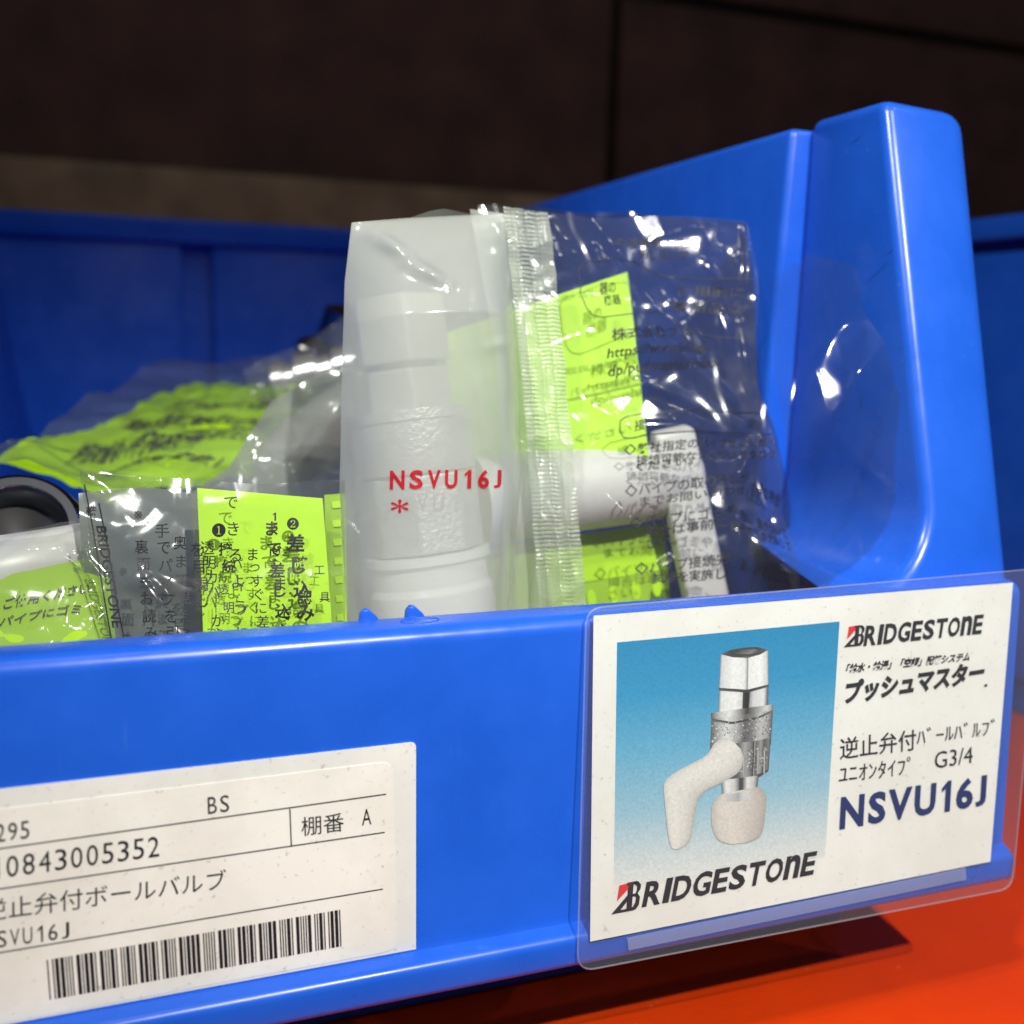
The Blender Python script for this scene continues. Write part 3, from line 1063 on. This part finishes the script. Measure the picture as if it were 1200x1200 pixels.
# flap between pillow and seal, and the ribbed seal itself
FS = yplane(YB, 0.17)
ws = wrinkles(11, 0.0007, 60)
FS.disp = lambda a, b_: 0.6 * ws(a, b_)
sheet(FS, [(556, 240), (610, 247)], [(590, 900), (652, 900)], [(556, 240), (585, 400), (598, 560), (592, 730), (590, 900)], [(610, 247), (622, 360), (632, 520), (640, 700), (652, 900)], 14, 60, -0.0042).build('seal_flap', M['frost'], fb, smooth=True)
FR = yplane(YB, 0.17)
wr = wrinkles(12, 0.0011, 75)
def rib(a, b_):
    base = wr(a, b_)
    k = 0.45 + 1.5 * noise.noise(V((a * 260, b_ * 55, 2)))
    ph = 0.35 * noise.noise(V((a * 500, b_ * 120, 7)))
    return base + 0.00021 * math.sin(b_ * 2 * math.pi / 0.00112 + 6.28 * ph) * min(max(k, 0.1), 1.4)
FR.disp = rib
def bands(u, v):
    return -0.0007 * (math.exp(-((u - 0.22) / 0.04) ** 2) + math.exp(-((u - 0.50) / 0.04) ** 2) + math.exp(-((u - 0.76) / 0.04) ** 2))
sheet(FR, [(588, 243), (640, 250)], [(634, 820), (692, 820)], [(588, 243), (598, 340), (611, 480), (624, 640), (634, 820)], [(640, 250), (652, 350), (664, 480), (678, 640), (692, 820)], 26, 900, 0.0010, bands).build('seal_strip', M['seal'], fb, smooth=True)
rd = MB()
_L = [FBf.hit(q) for q in leftf]
_R = [FBf.hit(q) for q in rightf]


def at_b(poly_, b_):
    for p, q in zip(poly_, poly_[1:]):
        if q.y <= b_ <= p.y:
            return p.x + (q.x - p.x) * (p.y - b_) / (p.y - q.y)
    return poly_[0].x


def film_height(a, b_):
    u = (a - at_b(_L, b_)) / (at_b(_R, b_) - at_b(_L, b_))
    v = (_L[0].y - b_) / (_L[0].y - _L[-1].y)
    return wf(a, b_) + 0.017 * pillow(u, v)


FT = Plane(FBf.o + FBf.n * 0.0165, FBf.a, FBf.b)
FT.disp = lambda a, b_: film_height(a, b_) - 0.0165
write(rd, FT, 'NSVU16J', (459.5, 573.5), (590.5, 572.0), (460, 551), 0.00035, 0.032, 0, True)
write(rd, FT, '*', (460.5, 601), (479, 601), (460.5, 585), 0.00035, 0.006)
rd.build('red_lettering', M['redink'], fb)


def at_y(px, py, y):
    d = ray(px, py)
    return CP + d * ((y - CP.y) / d.y)


vroot = empty('ball_valve', at_y(512, 760, 0.054), 'metal ball valve with hexagonal nuts, dim inside the frosted bag', 'valve')
ax0, ax1 = at_y(464, 352, 0.0615), at_y(512, 735, 0.049)
axd = (ax0 - ax1).normalized()
Lv = (ax0 - ax1).length
P_ = lambda f: ax1 + axd * (Lv * f)
m = MB(); m.lathe(P_(0.805), axd, [(0.0, 0), (0.0128, 0), (0.0128, Lv * 0.19), (0.0120, Lv * 0.20), (0, Lv * 0.20)], sides=6, ref=(0.8, -0.6, 0))
m.build('hex_nut', M['chrome'], vroot, bevel=0.0006)
m = MB(); m.lathe(P_(0.665), axd, [(0.0, 0), (0.0120, 0), (0.0120, Lv * 0.112), (0.0112, Lv * 0.125), (0, Lv * 0.125)], sides=6, ref=(0.8, -0.6, 0))
m.build('hex_nut', M['chrome'], vroot, bevel=0.0006)
m = MB(); m.lathe(P_(0.48), axd, [(0, 0), (0.0150, 0), (0.0156, Lv * 0.03), (0.0156, Lv * 0.15), (0.0161, Lv * 0.155), (0.0161, Lv * 0.185), (0.013, Lv * 0.19), (0, Lv * 0.19)], 48)
m.build('collar', M['cast'], vroot, smooth=30)
m = MB(); m.lathe(P_(0.24), axd, [(0, 0), (0.0150, 0), (0.0150, Lv * 0.235), (0, Lv * 0.235)], sides=8, ref=(0.9, -0.3, 0))
m.build('valve_body', M['cast'], vroot, bevel=0.0008)
m = MB(); m.lathe(P_(0.455), axd, [(0, 0), (0.0096, 0), (0.0096, Lv * 0.35), (0, Lv * 0.35)], 40)
m.build('neck', M['dark'], vroot, smooth=30)
m = MB(); m.lathe(P_(-0.1), axd, [(0, 0), (0.0150, 0), (0.0160, Lv * 0.12), (0.0160, Lv * 0.22), (0.0150, Lv * 0.24), (0.0150, Lv * 0.30), (0.0162, Lv * 0.31), (0.0162, Lv * 0.335), (0, Lv * 0.338)], 48)
m.build('union_nut', M['white'], vroot, smooth=30)

# ------------------------------------------------------------------ clear printed bag to its right, with what it holds
KC = 0.36
CB = yplane(0.039, KC)
px2 = lambda pl, *p: [tuple(pl.hit(q)) for q in p]


def cr(pl, a, b_, hh, wd):
    return (tuple(pl.hit(a)), tuple(pl.hit(b_)), hh, wd)


crs = [cr(CB, (700, 285), (765, 385), 0.0020, 0.0009), cr(CB, (765, 385), (880, 490), 0.0020, 0.0011), cr(CB, (742, 448), (872, 500), 0.0028, 0.0010),
       cr(CB, (740, 500), (868, 506), 0.0018, 0.0009), cr(CB, (846, 368), (862, 432), 0.0022, 0.0009), cr(CB, (868, 380), (880, 470), 0.0020, 0.0009),
       cr(CB, (780, 310), (800, 345), 0.0015, 0.0008), cr(CB, (688, 468), (735, 500), 0.0018, 0.0008), cr(CB, (880, 525), (862, 560), 0.0016, 0.0008),
       cr(CB, (862, 580), (858, 690), 0.0018, 0.0010), cr(CB, (870, 265), (872, 350), 0.0018, 0.0008), cr(CB, (820, 305), (842, 330), 0.0015, 0.0007)]
wc = folds(21, 0.55, 0.036, crs, 0.0003, 4)
CB.disp = wc
cb = empty('clear_bag', (0.06, 0.045, -0.10), 'crumpled clear bag printed with black Japanese notes beside the ribbed seal', 'bag')
topc = [(560, 240), (640, 250), (760, 254), (876, 259)]
leftc = [(560, 240), (600, 480), (640, 900)]
rightc = [(876, 259), (884, 330), (886, 400), (890, 455), (906, 500), (921, 560), (928, 640), (934, 740), (940, 900)]
botc = [(640, 900), (940, 900)]
sheet(CB, topc, botc, leftc, rightc, 150, 240).build('front_film', M['film'], cb, smooth=True)
CBk = yplane(0.084, KC, kx=-0.30)
CBk.disp = folds(23, 0.7, 0.034, (), 0.0003, 5)
sheet(CBk, [(562, 236), (700, 246), (876, 258)], botc, leftc, rightc, 50, 80).build('back_film', M['shadefilm'], cb, smooth=True)
tx = MB()
E_ = 0.0002
W = lambda s, a, b_, c: write(tx, CB, s, a, b_, c, E_, 0.014)
W('◇弊社指定のパイプをご使用く', (732, 533.5), (912, 522), (732, 520.5))
W('接続可能なパイプはカタログ', (746.7, 545), (912, 537), (746, 533.5))
W('ください。', (747, 552), (808, 546), (746.7, 541.5))
W('◇パイプの取り外しが', (735.5, 582), (874.7, 569), (735, 567))
W('必要な場合', (877, 577), (919, 593), (878.5, 562))
W('までお問い合わせ', (752, 593), (868, 581), (752, 581))
W('ください。', (870, 586), (898, 596), (871, 574))
W('◇パイプにゴミや', (740, 620), (858.7, 606), (739.5, 605))
W('汚れ、傷がついて', (860, 611), (922, 633), (861.5, 597))
W('場合は事前に', (757.3, 630), (850, 619), (757, 617))
W('除去するか交換して', (852, 624), (922, 648), (853.5, 611))
W('さい。', (759.5, 643), (795, 637.5), (759, 631))
W('◇パイプ接続完', (745, 674), (853, 662), (744.7, 659))
W('了後、必ず水圧又は', (855, 666), (923, 688), (856.5, 652))
W('試験を実施し', (764, 685), (851, 678.5), (764, 671))
W('株式会社ブリ', (710, 405), (811, 393), (709.5, 390.5))
W('https://www.bridge', (708, 426), (832, 412), (708, 412))
W('dp/pushmaster/index', (712, 446), (845, 432), (711.5, 430))
W('の消毒剤・洗剤', (722, 288), (813, 294), (723, 276))
W('用しないで', (749, 303), (806, 305), (749, 292))
W('器の', (701.5, 347), (722, 343), (701, 333))
W('機器', (706, 361), (728, 357), (705.5, 347))
W('使用前に', (795, 344), (868, 352), (796, 331))
W('専用品以', (790, 362), (868, 371), (791, 349))
W('接', (741, 507), (753, 505), (741, 494))
W('の', (879, 501), (892, 501), (879, 490))
strokes(tx, CB, [(712, 306), (690, 308), (680, 311), (676, 318), (679, 345), (684, 364), (690, 373), (700, 376), (740, 369), (775, 362), (790, 372), (812, 388), (838, 394), (880, 396)], 0.00032, E_)
strokes(tx, CB, [(700, 307), (720, 303), (745, 306), (775, 320), (820, 327), (878, 330)], 0.00032, E_)
strokes(tx, CB, [(752, 486), (733, 489), (725, 494), (726, 506), (731, 513), (742, 514), (752, 511), (800, 509), (905, 508)], 0.00032, E_)
strokes(tx, CB, [(752, 486), (800, 483), (890, 483), (905, 490), (908, 503)], 0.00032, E_)
tx.build('black_lettering', M['filmink'], cb)

CW = yplane(0.031, 0.14, kx=-0.12)  # film sheet added for the streaks of reflected glints over the end panel
CW.disp = folds(27, 0.8, 0.030, [cr(CW, (958, 330), (972, 372), 0.0016, 0.0009), cr(CW, (978, 372), (962, 420), 0.0014, 0.0009), cr(CW, (980, 508), (1060, 592), 0.0018, 0.0010), cr(CW, (1000, 440), (985, 500), 0.0012, 0.0008), cr(CW, (940, 440), (926, 490), 0.0012, 0.0008)], 0.0003, 4)
sheet(CW, [(902, 330), (950, 296), (1000, 312)], [(926, 800), (1020, 780)], [(902, 330), (915, 500), (926, 800)], [(1000, 312), (1052, 470), (1066, 590), (1020, 780)], 80, 160).build('glint_film', M['filmback'], cb, smooth=True)

# neon leaflet, folded, behind the clear film
LP = yplane(0.059, KC, kx=-0.25)
LP.disp = wrinkles(31, 0.0006, 22)
lf = sheet(LP, [(520, 392), (735, 319)], [(540, 640), (764, 572)], [(520, 392), (540, 640)], [(735, 319), (764, 572)], 30, 40)
lfo = lf.build('leaflet', M['neon'], smooth=True)
tag(lfo, 'neon yellow green leaflet upright behind the clear printed film beside the seal', 'leaflet', 'neon leaflets in the bags')
lt = MB()
for s, a, b_, c in (('お読みください', (652, 356), (705, 346), (651, 348)), ('取扱説明', (662, 440), (722, 430), (661, 432)), ('パイプの接続', (668, 466), (738, 452), (667, 456)), ('ください', (674, 520), (740, 506), (673, 511))):
    write(lt, LP, s, a, b_, c, 0.0004)
strokes(lt, LP, [(662, 470), (752, 450)], 0.0004, 0.0004)
lt.build('lettering', M['neondark'], lfo)
# white bent lever of the valve in this bag
lv = empty('valve_lever', at_y(800, 730, 0.056), 'white bent valve lever lying inside the clear printed bag', 'valve handle')
m = MB()
m.tube([at_y(560, 588, 0.066), at_y(650, 576, 0.066), at_y(740, 566, 0.066), at_y(790, 558, 0.067), at_y(806, 556, 0.068)], [0.0122, 0.0122, 0.0120, 0.0112, 0.008], 28)
m.build('lever_arm', M['white'], lv, smooth=50)
m = MB()
A_ = [at_y(*q) for q in ((768, 510, 0.058), (815, 500, 0.058), (866, 745, 0.050), (816, 752, 0.050))]
Bk_ = [p + V((0.001, 0.007, 0.0005)) for p in A_]
m.prism(Bk_, A_)
m.build('lever_grip', M['white'], lv, bevel=0.0016, smooth=40)
# folded lower leaf with punched slots
LQ = yplane(0.067, 0.28)
LQ.disp = wrinkles(33, 0.0005, 40)
q = sheet(LQ, [(545, 645), (778, 598)], [(560, 800), (790, 780)], [(545, 645), (560, 800)], [(778, 612), (790, 780)], 20, 20)
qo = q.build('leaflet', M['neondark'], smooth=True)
tag(qo, 'olive green leaflet fold with bright slots, low beside the bottom of the seal', 'leaflet', 'neon leaflets in the bags')
sl = MB()
for cx, cyy in ((692, 702), (718, 697), (744, 692), (768, 688)):
    pts = [(cx + 5 * math.cos(t) - 4 * math.sin(t) * 0.6, cyy - 11 * math.sin(t) - 3 * math.cos(t)) for t in [k * math.pi / 6 for k in range(12)]]
    sl.add([LQ.at(LQ.hit(p), 0.0004) for p in pts], [tuple(range(12))])
sl.add([LQ.at(LQ.hit(p), 0.0004) for p in ((668, 655), (778, 638), (780, 668), (672, 684))], [(0, 1, 2, 3)])
sl.build('bright_slots', M['neon'], qo)

# ------------------------------------------------------------------ left: front clear pack with neon insert
KF = 0.30
LF = yplane(0.030, KF)
crl = [cr(LF, (97, 552), (135, 600), 0.0016, 0.0009), cr(LF, (135, 600), (168, 640), 0.0016, 0.0010), cr(LF, (170, 680), (214, 748), 0.0020, 0.0010), cr(LF, (105, 555), (180, 566), 0.0012, 0.0008)]
LF.disp = folds(47, 0.34, 0.030, crl, 0.0003, 4)
fl = empty('clear_bag', (-0.08, 0.04, -0.10), 'clear printed bag with a diagonal shiny crease behind the left rim', 'bag')
ftop = [(92, 549), (150, 556), (228, 562), (300, 568), (404, 562)]
sheet(LF, ftop, [(140, 880), (410, 880)], [(92, 549), (104, 620), (118, 700), (140, 880)], [(404, 562), (404, 720), (410, 880)], 110, 110).build('front_film', M['film'], fl, smooth=True)
LFb = yplane(0.040, KF)
LFb.disp = folds(43, 0.6, 0.028, (), 0.0003, 4)
sheet(LFb, ftop, [(140, 880), (410, 880)], [(92, 549), (104, 620), (118, 700), (140, 880)], [(404, 562), (404, 720), (410, 880)], 40, 40).build('back_film', M['filmback'], fl, smooth=True)
tx = MB()
K = lambda s, a, b_, z, bold=0.008, lean=0: column(tx, LF, s, a, b_, z, 0.0002, bold, lean)
K('※', (162, 604), (162, 604), 18)
K('裏面もお読み', (166, 641), (177, 742), 17)
K('手でパイプを引', (190, 622), (202, 742), 18)
K('奥まで見える', (211, 636), (219, 744), 17)
K('を目視し', (231, 644), (238, 704), 18)
K('透明カバーから', (243, 642), (258, 744), 17)
K('できるように', (270, 590), (284, 742), 18)
K('❶', (256, 622), (256, 622), 19)
K('接続', (264, 644), (268, 664), 16, 0.03)
K('まっすぐに差し', (296, 650), (310, 744), 16)
K('まで差し込む', (318, 620), (334, 740), 19, 0.025)
K('❷', (343, 614), (343, 614), 17)
K('差し込み', (346, 636), (358, 718), 22, 0.03)
K('工具', (374, 668), (380, 700), 13)
K('奥まで', (322, 650), (334, 720), 17, 0.02)
K('確認し', (352, 660), (362, 740), 18, 0.02)
K('15', (321, 606), (322, 618), 14, 0.02)
K('パイプを', (278, 660), (288, 742), 14)
K('透明', (262, 690), (268, 712), 14)
write(tx, LF, 'BRIDGESTONE', (112, 616), (132, 738), (124, 614), 0.0002, 0.02, 0.2)
K('株', (107, 598), (107, 598), 13, 0.02)
strokes(tx, LF, [(99, 568), (109, 620), (122, 700), (131, 752)], 0.0003, 0.0002)
strokes(tx, LF, [(116, 590), (126, 640), (136, 700), (146, 752)], 0.0003, 0.0002)
tx.build('black_lettering', M['filmink'], fl)
LI = yplane(0.0345, KF)
LI.disp = wrinkles(45, 0.0003, 30)
li = sheet(LI, [(231, 572), (378, 584)], [(245, 880), (395, 880)], [(231, 572), (238, 740), (245, 880)], [(378, 584), (388, 720), (395, 880)], 24, 24)
lio = li.build('leaflet', M['neon'], smooth=True)
tag(lio, 'flat neon yellow green leaflet with black characters, inside the bag behind the left rim', 'leaflet', 'neon leaflets in the bags')
LI2 = yplane(0.043, KF)
li2 = sheet(LI2, [(380, 580), (404, 578)], [(388, 880), (412, 880)], [(380, 580), (388, 880)], [(404, 578), (412, 880)], 4, 8)
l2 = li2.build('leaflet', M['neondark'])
tag(l2, 'narrow olive leaflet edge with bright dashes between neon leaflet and frosted bag', 'leaflet', 'neon leaflets in the bags')
ds = MB()
for k in range(7):
    y_ = 588 + k * 22
    ds.add([LI2.at(LI2.hit(p), 0.0004) for p in ((388 + k, y_), (398 + k * 0.6, y_ - 1), (399 + k * 0.6, y_ + 7), (389 + k, y_ + 8))], [(0, 1, 2, 3)])
ds.build('bright_dashes', M['neon'], l2)

GB = yplane(0.053, 0.2)
GB.disp = folds(81, 0.6, 0.03, (), 0.0008, 4)
gbm = sheet(GB, [(92, 578), (170, 570), (290, 586)], [(110, 880), (310, 880)], [(92, 578), (110, 880)], [(290, 586), (310, 880)], 60, 60)
tag(gbm.build('grey_bag', M['greyfilm'], smooth=True), 'grey translucent bag behind the printed bag with the diagonal crease', 'bag')

GP = yplane(0.105, 0.25)
GP.disp = folds(83, 0.9, 0.035, (), 0.0012, 5)
gpm = sheet(GP, [(318, 470), (372, 440), (440, 425), (560, 450)], [(235, 880), (580, 880)], [(318, 470), (268, 548), (225, 575), (235, 880)], [(560, 450), (580, 880)], 70, 70)
tag(gpm.build('grey_bag', M['greyfilm'], smooth=True), 'grey creased bag between the big blurred leaflet and the frosted bag', 'bag')

# ------------------------------------------------------------------ left: big leaflet bag lying behind
OA = V((-0.09, 0.10, 0.004))
LA = Plane(OA, (1, 0.02, 0.0), (0, 1, 0.17))
LA.disp = folds(51, 0.5, 0.06, (), 0.0012, 4)
ra = empty('clear_bag', (-0.06, 0.2, 0.0), 'blurred clear bag lying over the big neon leaflet at the back of the bin', 'bag')
sheet(LA, [(190, 443), (300, 440), (410, 444)], [(-30, 585), (100, 592), (400, 590)], [(190, 443), (90, 500), (-30, 585)], [(410, 444), (410, 520), (400, 590)], 90, 90, 0.006).build('top_film', M['cloudyfilm'], ra, smooth=True)
LA2 = Plane(OA, (1, 0.02, 0.0), (0, 1, 0.17))
LA2.disp = folds(52, 0.45, 0.05, (), 0.0022, 4)
al = sheet(LA2, [(215, 457), (300, 455), (392, 462)], [(-20, 556), (60, 560), (130, 580), (240, 582)], [(215, 457), (100, 505), (-20, 556)], [(392, 462), (330, 528), (240, 582)], 40, 40, 0.0)
alo = al.build('leaflet', M['neon'], smooth=True)
tag(alo, 'large blurred neon leaflet with dark print lying flat at the back left', 'leaflet', 'neon leaflets in the bags')
lt = MB()
for s, a, b_, c in (('パイプの取り外しが必要な場合', (190, 488), (352, 484), (205, 476)), ('場合は事前に除去するか交換して', (140, 510), (330, 506), (158, 496)),
                    ('接続可能なパイプはカタログ', (75, 541), (225, 538), (98, 523)), ('までお問い合わせください', (150, 532), (300, 522), (170, 518)), ('試験を実施し', (120, 556), (262, 552), (140, 545))):
    write(lt, LA2, s, a, b_, c, 0.0006, 0.02)
lt.build('lettering', M['filmink'], alo)
# white plastic between big leaflet and frosted bag
m = MB()
m.tube([at_y(306, 560, 0.155), at_y(322, 548, 0.158), at_y(350, 528, 0.165), at_y(390, 500, 0.175), at_y(430, 470, 0.185)], [0.005, 0.0085, 0.0115, 0.0125, 0.012], 24)
tag(m.build('valve_lever', M['white'], smooth=50), 'pale valve lever dim behind the grey creased bag, left of the frosted bag', 'valve handle')
# crumpled bag and dark fitting at the back
m = MB()
m.lathe(at_y(392, 470, 0.27), (0.3, -0.2, 1), [(0, 0), (0.022, 0), (0.024, 0.006), (0.024, 0.022), (0.017, 0.026), (0.017, 0.040), (0.012, 0.042), (0, 0.042)], 36)
tag(m.build('pipe_fitting', M['dark'], smooth=35), 'dark pipe fitting standing at the back, beside the top left of the frosted bag', 'fitting')
m = MB()
m.lathe(at_y(318, 452, 0.235), (0.95, -0.25, 0.25), [(0, 0), (0.007, 0), (0.009, 0.002), (0.009, 0.006), (0.007, 0.007), (0.007, 0.010), (0.010, 0.012), (0.010, 0.020), (0.0075, 0.021), (0.0075, 0.026), (0.0095, 0.028), (0.0095, 0.036), (0, 0.037)], 30)
tag(m.build('pipe_fitting', M['chrome'], smooth=35), 'blurred chrome fitting with ridges lying above the top edge of the big neon leaflet', 'fitting')
CK = Plane(at_y(350, 430, 0.24), (1, 0.1, 0), (0, 0.5, 1))
CK.disp = folds(61, 1.2, 0.03, (), 0.002, 6)
ck = sheet(CK, [(285, 438), (330, 412), (372, 392), (420, 368)], [(290, 470), (420, 500)], [(285, 438), (290, 470)], [(420, 368), (420, 500)], 70, 60)
cko = ck.build('crumpled_bag', M['cloudyfilm'], smooth=True)
tag(cko, 'crumpled clear bag end with bright glints behind the big neon leaflet', 'bag')

# ------------------------------------------------------------------ left edge: ring fitting, white lever, low leaflet
rg = empty('ring_fitting', at_y(28, 640, 0.085), 'grey steel ring fitting with a dark open bore at the left edge', 'fitting')
rc = at_y(22, 622, 0.085)
axr = V((0.10, -0.75, 0.55))
m = MB()
m.lathe(rc, axr, [(0.0105, -0.012), (0.0105, 0.001), (0.0118, 0.003), (0.0140, 0.003), (0.0155, 0.0015), (0.0158, -0.002), (0.0150, -0.003), (0.0172, -0.004), (0.0185, -0.006), (0.0185, -0.016), (0.017, -0.02)], 56)
m.build('ring', M['dark'], rg, smooth=35)
m = MB()
m.lathe(rc, axr, [(0.0106, -0.006), (0.004, -0.009), (0, -0.010)], 40)
m.build('bore', M['boredark'], rg, smooth=True)  # black disc stands in for the darkness inside the open hole
m = MB()
m.tube([at_y(-60, 680, 0.062), at_y(0, 672, 0.062), at_y(70, 655, 0.066), at_y(118, 632, 0.07)], [0.0085, 0.009, 0.008, 0.005], 20)
tag(m.build('valve_lever', M['white'], smooth=50), 'pale valve lever under the ring fitting at the left edge', 'valve handle')
LG = Plane(at_y(60, 700, 0.05), (1, 0.1, 0.12), (0, 0.8, 0.6))
LG.disp = wrinkles(71, 0.0018, 36)
lg = sheet(LG, [(-40, 690), (50, 672), (125, 648)], [(-40, 800), (140, 790)], [(-40, 690), (-40, 800)], [(125, 648), (140, 790)], 30, 30)
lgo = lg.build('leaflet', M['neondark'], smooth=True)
tag(lgo, 'dull green creased leaflet low at the left edge below the pale lever', 'leaflet', 'neon leaflets in the bags')
lt = MB()
for s, a, b_, c in (('ご使用ください', (5, 722), (105, 700), (8, 708)), ('パイプにゴミ', (0, 742), (95, 724), (3, 730))):
    write(lt, LG, s, a, b_, c, 0.0005, 0.01)
lt.build('lettering', M['filmink'], lgo)
LH = Plane(at_y(60, 690, 0.045), (1, 0.1, 0.1), (0, 0.75, 0.65))
LH.disp = folds(72, 0.9, 0.03, (), 0.0012, 5)
lh = sheet(LH, [(-40, 632), (60, 618), (112, 600)], [(-40, 800), (150, 790)], [(-40, 632), (-40, 800)], [(112, 600), (150, 790)], 70, 60)
tag(lh.build('clear_bag', M['cloudyfilm'], smooth=True), 'clear film draped over the pale lever and dull leaflet at the left edge', 'bag')
